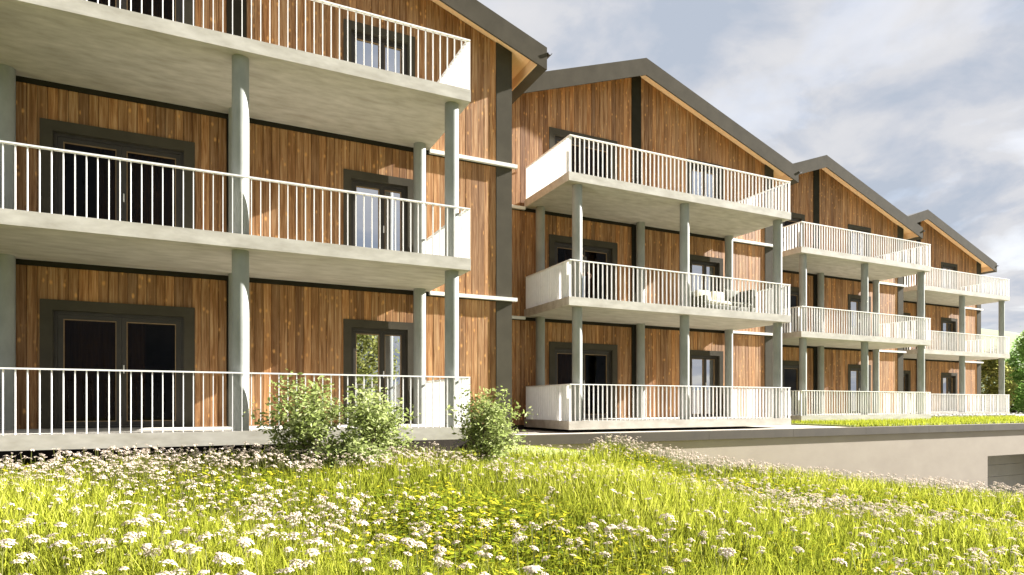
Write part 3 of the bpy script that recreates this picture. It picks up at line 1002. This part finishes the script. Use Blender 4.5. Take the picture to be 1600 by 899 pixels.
# near flowers, each a plant of its own
heads = []
for i in range(6):
    v, f, t_ = umbel(0.028 + 0.0045 * i, 30 + 5 * i, 60 + i, 0.0072)
    heads.append(np_mesh('umbel', v, f, M['petal'], t_))
stems = []
for i in range(6):
    q = random.Random(i)
    mb = MB()
    hh = 0.40 + 0.03 * i
    bx, by = q.uniform(-0.05, 0.05), q.uniform(-0.05, 0.05)
    add_tube(mb, [(0, 0, -0.02), (bx * 0.3, by * 0.3, hh * 0.45), (bx, by, hh * 0.86)], [0.0032, 0.0028, 0.002], 5)
    for j in range(9):
        a = j * 0.698 + q.random()
        r = 0.03 * (0.4 + 0.6 * q.random())
        add_tube(mb, [(bx, by, hh * 0.86), (bx + r * math.cos(a), by + r * math.sin(a), hh - 0.008)], [0.0011, 0.0008], 3)
    for j in range(5):                        # feathery stem leaves
        a = q.random() * 6.28
        zz = hh * (0.1 + 0.12 * j)
        L = 0.07 - 0.008 * j
        dx, dy = math.cos(a), math.sin(a)
        b = len(mb.v)
        mb.v += [(0, 0, zz), (dx * L * 0.5 - dy * 0.012, dy * L * 0.5 + dx * 0.012, zz + L * 0.35), (dx * L, dy * L, zz + L * 0.25),
                 (dx * L * 0.5 + dy * 0.012, dy * L * 0.5 - dx * 0.012, zz + L * 0.35)]
        mb.f.append((b, b + 1, b + 2, b + 3))
    stems.append((mb.mesh('stalk', M['stem']), (bx, by, hh)))
cnt = 0
tries = 0
q = random.Random(5)
clusters = [(-37, 4.0), (-34, 4.4), (-31, 3.8), (-27, 4.2), (-23, 3.5), (-20, 3.9), (-16, 3.6), (-12, 3.9), (-8, 3.4), (-5, 3.9),
            (-2, 3.4), (3, 3.7), (8, 4.2), (15, 4.2), (29, 5.0), (-36, 5.0), (-14, 4.6), (-30, 4.6), (-22, 4.4), (-25, 3.6)]
while cnt < 150:
    ca, cr = clusters[q.randrange(len(clusters))]
    deg = ca + q.gauss(0, 3.2)
    r = cr + q.gauss(0, 0.25)
    if r < 2.9 or abs(deg) > 44:
        continue
    a = TH - math.radians(deg)
    x, y = r * math.cos(a), r * math.sin(a)
    i = q.randrange(6)
    me_s, (bx, by, hh) = stems[i]
    root = bpy.data.objects.new('umbel_flower', None)
    COL.objects.link(root)
    root.location = (x, y, float(height(x, y)))
    sc = q.uniform(0.78, 1.12)
    root.scale = (sc, sc, sc)
    root.rotation_euler = (q.gauss(0, 0.06), q.gauss(0, 0.06), q.random() * 6.28)
    root['label'] = 'white flat-headed wildflower on a thin stalk in the foreground grass'
    root['category'] = 'flower'
    root['group'] = 'white wildflowers of the foreground'
    ABS[root] = Vector((0, 0, 0))
    obj('stalk', me_s, root, (0, 0, 0))
    h = obj('flower_head', heads[q.randrange(6)], root, (bx, by, hh))
    h.rotation_euler = (q.gauss(0, 0.2), q.gauss(0, 0.2), 0)
    cnt += 1


# ---- shrubs and trees
def leaf_cloud(centres, per, spread, size, seed, flat=0.5):
    """leaf quads around twig ends; returns verts, faces, tone"""
    q = np.random.default_rng(seed)
    C = np.repeat(np.asarray(centres), per, axis=0)
    n = len(C)
    c = C + q.standard_normal((n, 3)) * spread
    d = q.standard_normal((n, 3))
    d[:, 2] = d[:, 2] * flat - 0.15
    d /= np.linalg.norm(d, axis=1)[:, None]
    e = np.cross(d, q.standard_normal((n, 3)))
    e /= np.linalg.norm(e, axis=1)[:, None]
    nrm = np.cross(d, e)
    s = size * (0.6 + 0.8 * q.random(n))[:, None]
    v = np.stack([c - d * s, c + e * s * 0.42 + nrm * s * 0.12, c + d * s, c - e * s * 0.42 + nrm * s * 0.12], 1).reshape(-1, 3)
    ct = np.repeat(q.normal(0, 0.16, len(centres)), per)
    return v, np.arange(n * 4).reshape(n, 4), np.clip(0.5 + ct + 0.18 * q.standard_normal(n), 0, 1)


def shrub(x, y, hgt, wid, seed, label):
    q = random.Random(seed)
    z0 = float(height(x, y)) - 0.02
    root = bpy.data.objects.new('shrub', None)
    COL.objects.link(root)
    root.location = (x, y, z0)
    root['label'] = label
    root['category'] = 'shrub'
    root['group'] = 'shrubs in front of the nearest block'
    ABS[root] = Vector((0, 0, 0))
    mb = MB()
    ends = []
    for i in range(24):
        a = q.random() * 6.28
        out = wid * (0.15 + 0.85 * q.random())
        top = hgt * (0.55 + 0.45 * q.random()) * (1.0 - 0.30 * (out / wid) ** 2)
        p0 = Vector((q.gauss(0, 0.05), q.gauss(0, 0.05), 0))
        p3 = Vector((math.cos(a) * out, math.sin(a) * out, top))
        p1 = p0.lerp(p3, 0.35) + Vector((-math.cos(a) * 0.06, -math.sin(a) * 0.06, top * 0.10))
        p2 = p0.lerp(p3, 0.7) + Vector((q.gauss(0, 0.03), q.gauss(0, 0.03), top * 0.06))
        add_tube(mb, [p0, p1, p2, p3], [0.011, 0.008, 0.005, 0.002], 4)
        for t in np.linspace(0.22, 1.0, 12):
            p = p1.lerp(p2, t * 2 - 0.0) if t < 0.5 else p2.lerp(p3, (t - 0.5) * 2)
            if q.random() < 0.85:
                tw = p + Vector((q.gauss(0, 0.09), q.gauss(0, 0.09), q.gauss(0.0, 0.07)))
                add_tube(mb, [p, tw], [0.0028, 0.0012], 3)
                ends.append(tw)
        for _ in range(3):                    # low skirt of twigs
            tw = p0.lerp(p3, q.uniform(0.1, 0.4)) + Vector((q.gauss(0, 0.16), q.gauss(0, 0.16), q.gauss(0, 0.06)))
            ends.append(tw)
    obj('branches', mb.mesh('branches', M['bark']), root)
    v, f, t_ = leaf_cloud([tuple(e) for e in ends], 13, 0.070, 0.038, seed, 0.5)
    obj('foliage', np_mesh('foliage', v, f, M['shrub'], t_), root)


shrub(1.25, 9.45, 1.46, 0.70, 1, 'leafy pale green shrub left of its two neighbours, before the nearest balcony')
shrub(2.18, 9.35, 1.28, 0.60, 2, 'middle and lowest of the pale green shrubs, before the nearest window')
shrub(3.97, 9.35, 1.52, 0.66, 3, 'pale green shrub standing alone at the corner of the nearest balcony')
shrub(1.75, 9.0, 0.62, 0.45, 4, 'low tangled shrub at the foot of the two taller shrubs')


def tree(x, y, z0, hgt, wid, mat, seed, label, leaf=0.09, n_clump=150, per=60, crown_lo=0.25, name='leafy_tree'):
    q = random.Random(seed)
    root = bpy.data.objects.new(name, None)
    COL.objects.link(root)
    root.location = (x, y, z0)
    root['label'] = label
    root['category'] = 'tree'
    ABS[root] = Vector((0, 0, 0))
    mb = MB()
    add_tube(mb, [(0, 0, -0.1), (0.1, 0.05, hgt * 0.3), (-0.05, 0.1, hgt * 0.6), (0, 0, hgt * 0.92)],
             [hgt * 0.025, hgt * 0.019, hgt * 0.011, hgt * 0.003], 9)
    ends = []
    for i in range(n_clump):
        t = q.uniform(crown_lo, 1.0)
        rad = wid * math.sin(math.pi * min(1, (t - crown_lo) / (1 - crown_lo) * 0.80 + 0.18)) ** 0.7
        a = i * 2.39996 + q.gauss(0, 0.3)
        r = rad * (0.35 + 0.65 * q.random() ** 0.5)
        p = Vector((r * math.cos(a), r * math.sin(a), hgt * t + q.gauss(0, 0.12)))
        ends.append(p)
        if i % 3 == 0:
            zb_ = max(hgt * 0.15, p.z - r * 0.7)
            st_ = Vector((0, 0, zb_))
            md = st_.lerp(p, 0.55) + Vector((0, 0, r * 0.08))
            add_tube(mb, [st_, md, p], [hgt * 0.007, hgt * 0.004, hgt * 0.0015], 5)
    obj('trunk', mb.mesh('trunk', M['bark'], True), root)
    v, f, t_ = leaf_cloud([tuple(e) for e in ends], per, wid * 0.12, leaf, seed, 0.6)
    obj('crown', np_mesh('crown', v, f, mat, t_), root)


# beside and behind the farthest block
tree(54.2, 24.7, TER, 6.2, 1.75, M['tree_a'], 11, 'bright green tree cut off by the right edge of the picture', 0.12, 210, 60, 0.06)
tree(49.3, 25.2, TER, 4.3, 1.25, M['tree_b'], 12, 'olive-green bushy tree seen under the farthest balcony', 0.10, 170, 55, 0.05)
tree(57.5, 27.9, TER, 3.3, 1.6, M['tree_c'], 13, 'low dark tree between the olive-green and the bright green tree', 0.10, 170, 60, 0.04)
# on the meadow side, mirrored in the ground floor windows
tree(6.6, -8.5, float(height(6.6, -8.5)), 7.6, 2.6, M['tree_b'], 15, 'tree across the meadow mirrored in the nearest ground-floor window', 0.11, 260, 60, 0.12)
tree(17.5, -13.0, float(height(17.5, -13.0)), 6.5, 3.0, M['tree_b'], 16, 'wide tree on the far side of the meadow facing the second block', 0.13, 240, 50, 0.1)

# rough stones laid along the foot of the farthest block
sx0, sy0 = XR + STEPS[3][0], YB + STEPS[3][1]
for i in range(26):
    q = random.Random(100 + i)
    bm = bmesh.new()
    bmesh.ops.create_icosphere(bm, subdivisions=1, radius=1)
    sxx, syy, szz = q.uniform(0.13, 0.22), q.uniform(0.10, 0.15), q.uniform(0.09, 0.14)
    for v in bm.verts:
        v.co = Vector((v.co.x * sxx, v.co.y * syy, v.co.z * szz)) * q.uniform(0.85, 1.15)
    me_ = bpy.data.meshes.new('stone')
    bm.to_mesh(me_)
    bm.free()
    me_.materials.append(M['stone'])
    s = obj('stone', me_, None, (sx0 - 7.3 + i * 0.285, sy0 - 0.2 + q.uniform(-0.03, 0.03), TER + 0.10))
    s['label'] = 'grey stone in the low row at the foot of the farthest block'
    s['category'] = 'stone'
    s['group'] = 'stones along the farthest block'

# grass of the terrace strip
n = 42000
P = np.stack([17.6 + (75 - 17.6) * rng.random(n) ** 1.2, 12.6 + 2.9 * rng.random(n)], -1)
P[:, 1] = np.where(P[:, 0] > 28.5, 12.6 + rng.random(n) * 5.4, P[:, 1])
hg = 0.07 + 0.12 * rng.random(n)
base = np.stack([P[:, 0], P[:, 1], np.full(n, TER + 0.002)], -1)
ang = rng.random(n) * 6.283
side = np.stack([np.cos(ang), np.sin(ang), np.zeros(n)], -1) * 0.014
tip = base + np.stack([rng.normal(0, 0.03, n), rng.normal(0, 0.03, n), hg], -1)
VV = np.stack([base - side, base + side, tip], 1).reshape(-1, 3)
o = obj('terrace_grass', np_mesh('terrace_grass', VV, np.arange(n * 3).reshape(n, 3), M['grass'],
                                 np.clip(0.48 + 0.2 * rng.standard_normal(n), 0, 1)))
o['kind'] = 'stuff'
o['label'] = 'bright grass strip on the terrace before the far blocks'

# far hill
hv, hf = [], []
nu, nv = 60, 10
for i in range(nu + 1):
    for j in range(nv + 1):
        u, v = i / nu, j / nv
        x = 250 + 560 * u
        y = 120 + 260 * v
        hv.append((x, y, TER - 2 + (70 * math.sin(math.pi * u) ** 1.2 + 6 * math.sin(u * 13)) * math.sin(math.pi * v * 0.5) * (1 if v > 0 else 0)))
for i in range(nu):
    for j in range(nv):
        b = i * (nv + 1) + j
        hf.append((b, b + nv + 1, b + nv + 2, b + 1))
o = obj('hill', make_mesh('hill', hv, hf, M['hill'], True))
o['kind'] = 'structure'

# ------------------------------------------------------------------ sofa on the middle balcony of the second block
bx, by, bz = XR + STEPS[1][0], YB + STEPS[1][1], FLOOR0 + 3.0


def soft_box(name, mat, parent, x0, x1, y0, y1, z0, z1, r=0.05, seg=3, rot=None, puff=0.0):
    bm = bmesh.new()
    bmesh.ops.create_cube(bm, size=1)
    for v in bm.verts:
        v.co = Vector((v.co.x * (x1 - x0), v.co.y * (y1 - y0), v.co.z * (z1 - z0)))
    bmesh.ops.bevel(bm, geom=list(bm.edges), offset=r, segments=seg, profile=0.5, affect='EDGES')
    me_ = bpy.data.meshes.new(name)
    bm.to_mesh(me_)
    bm.free()
    me_.materials.append(mat)
    me_.polygons.foreach_set('use_smooth', [True] * len(me_.polygons))
    o_ = obj(name, me_, parent, ((x0 + x1) / 2, (y0 + y1) / 2, (z0 + z1) / 2))
    if rot:
        o_.rotation_euler = rot
    return o_


sofa = bpy.data.objects.new('outdoor_sofa', None)
COL.objects.link(sofa)
sofa.location = (bx - 1.45, by + 1.25, bz)
sofa['label'] = 'olive woven outdoor sofa with cream cushions behind the middle balcony railing'
sofa['category'] = 'sofa'
ABS[sofa] = Vector((0, 0, 0))
soft_box('seat_base', M['olive'], sofa, -1.0, 0.95, -0.40, 0.40, 0.09, 0.30, 0.03)
soft_box('backrest', M['olive'], sofa, -1.0, 0.95, 0.30, 0.42, 0.301, 0.78, 0.04)
soft_box('armrest', M['olive'], sofa, 0.84, 0.97, -0.40, 0.295, 0.301, 0.86, 0.04)
soft_box('armrest', M['olive'], sofa, -1.02, -0.90, -0.40, 0.295, 0.301, 0.56, 0.04)
for xa, xb in ((-0.88, -0.02), (0.0, 0.83)):
    soft_box('seat_cushion', M['cream'] if xa < -0.5 else M['olive'], sofa, xa, xb, -0.39, 0.28, 0.302, 0.43, 0.045)
for xa, xb in ((-0.86, -0.32), (-0.30, 0.20)):
    soft_box('back_cushion', M['cream'], sofa, xa, xb, 0.08, 0.24, 0.435, 0.80, 0.06, rot=(math.radians(-12), 0, 0))
soft_box('back_cushion', M['olive'], sofa, 0.24, 0.82, 0.10, 0.25, 0.435, 0.90, 0.06, rot=(math.radians(-12), 0, 0))
for sx in (-0.93, 0.88):
    for sy in (-0.34, 0.34):
        obj('leg', CACHE.setdefault('sofaleg', MB().box(-0.025, 0.025, -0.025, 0.025, 0, 0.092).mesh('leg', M['frame'])), sofa, (sx, sy, 0))

# ------------------------------------------------------------------ person behind the column
def skin_body(name, joints, edges, root_i, mat, parent, sub=2):
    me_ = bpy.data.meshes.new(name)
    me_.from_pydata([j[0] for j in joints], edges, [])
    me_.materials.append(mat)
    o_ = obj(name, me_, parent)
    sk = o_.modifiers.new('skin', 'SKIN')
    for i, j in enumerate(joints):
        r = j[1]
        me_.skin_vertices[0].data[i].radius = r if isinstance(r, tuple) else (r, r)
    me_.skin_vertices[0].data[root_i].use_root = True
    ss = o_.modifiers.new('sub', 'SUBSURF')
    ss.levels = ss.render_levels = sub
    return o_


person = bpy.data.objects.new('person', None)
COL.objects.link(person)
person.location = (bx - 6.32, by + 1.45, bz)
person.rotation_euler = (0, 0, math.radians(12))
person['label'] = 'person in dark top and pale jeans standing behind a column on the middle balcony'
person['category'] = 'person'
ABS[person] = Vector((0, 0, 0))
J = [((0, 0, 0.90), (0.155, 0.10)), ((0, 0, 1.08), (0.135, 0.09)), ((0, 0, 1.27), (0.165, 0.105)), ((0, 0, 1.39), (0.10, 0.07)),
     ((0, -0.005, 1.46), 0.052), ((0, -0.015, 1.55), (0.072, 0.088)), ((0, -0.015, 1.635), (0.066, 0.08)),
     ((0.17, 0, 1.36), 0.062), ((0.225, -0.01, 1.10), 0.045), ((0.215, -0.14, 0.92), 0.034), ((0.20, -0.20, 0.88), (0.022, 0.036)),
     ((-0.17, 0, 1.36), 0.062), ((-0.225, 0.01, 1.10), 0.045), ((-0.235, -0.04, 0.86), 0.034), ((-0.235, -0.05, 0.78), (0.022, 0.036)),
     ((0.09, 0, 0.82), 0.092), ((0.10, -0.01, 0.47), 0.062), ((0.105, 0.01, 0.09), 0.042), ((0.11, -0.13, 0.035), (0.042, 0.03)),
     ((-0.09, 0, 0.82), 0.092), ((-0.10, -0.01, 0.47), 0.062), ((-0.105, 0.01, 0.09), 0.042), ((-0.11, -0.13, 0.035), (0.042, 0.03))]
E_ = [(0, 1), (1, 2), (2, 3), (3, 4), (4, 5), (5, 6), (3, 7), (7, 8), (8, 9), (9, 10), (3, 11), (11, 12), (12, 13), (13, 14),
      (0, 15), (15, 16), (16, 17), (17, 18), (0, 19), (19, 20), (20, 21), (21, 22)]
body = skin_body('body', J, E_, 0, M['skin'], person)
# five fingers on each hand, nose and ears on the head
fing = MB()
for hx, hy, hz_ in ((0.20, -0.20, 0.87), (-0.235, -0.05, 0.77)):
    for i in range(4):
        o0 = Vector((hx, hy + 0.028 - i * 0.018, hz_ - 0.02))
        L = (0.062, 0.075, 0.078, 0.068)[i]
        add_tube(fing, [o0, o0 + Vector((0.0, -0.004, -L * 0.5)), o0 + Vector((-0.012, -0.008, -L))], [0.009, 0.0085, 0.006], 6)
    o0 = Vector((hx, hy - 0.03, hz_ + 0.01))
    add_tube(fing, [o0, o0 + Vector((-0.01, -0.022, -0.02)), o0 + Vector((-0.012, -0.028, -0.05))], [0.010, 0.009, 0.006], 6)
obj('fingers', fing.mesh('fingers', M['skin'], True), person)
face = MB()
add_tube(face, [(0, -0.10, 1.60), (0, -0.118, 1.567), (0, -0.10, 1.555)], [0.006, 0.012, 0.008], 6)
for sx in (-1, 1):
    add_tube(face, [(sx * 0.068, 0.0, 1.555), (sx * 0.078, 0.004, 1.58), (sx * 0.068, 0.0, 1.605)], [0.008, 0.013, 0.008], 6)
obj('face_features', face.mesh('face_features', M['skin'], True), person)
Jt = [((0, 0, 0.86), (0.172, 0.118)), ((0, 0, 1.08), (0.152, 0.106)), ((0, 0, 1.27), (0.180, 0.118)), ((0, 0, 1.385), (0.115, 0.082)), ((0, 0, 1.43), 0.062),
      ((0.17, 0, 1.36), 0.074), ((0.226, -0.01, 1.10), 0.057), ((0.217, -0.13, 0.94), 0.044),
      ((-0.17, 0, 1.36), 0.074), ((-0.226, 0.01, 1.10), 0.057), ((-0.236, -0.036, 0.88), 0.044)]
skin_body('top', Jt, [(0, 1), (1, 2), (2, 3), (3, 4), (3, 5), (5, 6), (6, 7), (3, 8), (8, 9), (9, 10)], 0, M['shirt'], person)
Jp = [((0, 0, 0.93), (0.165, 0.112)), ((0.09, 0, 0.82), 0.103), ((0.10, -0.01, 0.47), 0.074), ((0.105, 0.01, 0.08), 0.060),
      ((-0.09, 0, 0.82), 0.103), ((-0.10, -0.01, 0.47), 0.074), ((-0.105, 0.01, 0.08), 0.060)]
skin_body('jeans', Jp, [(0, 1), (1, 2), (2, 3), (0, 4), (4, 5), (5, 6)], 0, M['jeans'], person)
Jh = [((0, 0.02, 1.60), (0.080, 0.085)), ((0, 0.015, 1.66), (0.072, 0.082))]
skin_body('hair', Jh, [(0, 1)], 0, M['hair'], person)
Js = [((0, 0.03, 0), 0.05), ((0, -0.15, -0.008), (0.048, 0.035))]
for sx in (-1, 1):
    s = skin_body('shoe', [((sx * 0.107, 0.045, 0.05), (0.046, 0.048)), ((sx * 0.11, -0.06, 0.045), (0.05, 0.042)), ((sx * 0.113, -0.16, 0.036), (0.044, 0.03))],
                  [(0, 1), (1, 2)], 0, M['hair'], person)
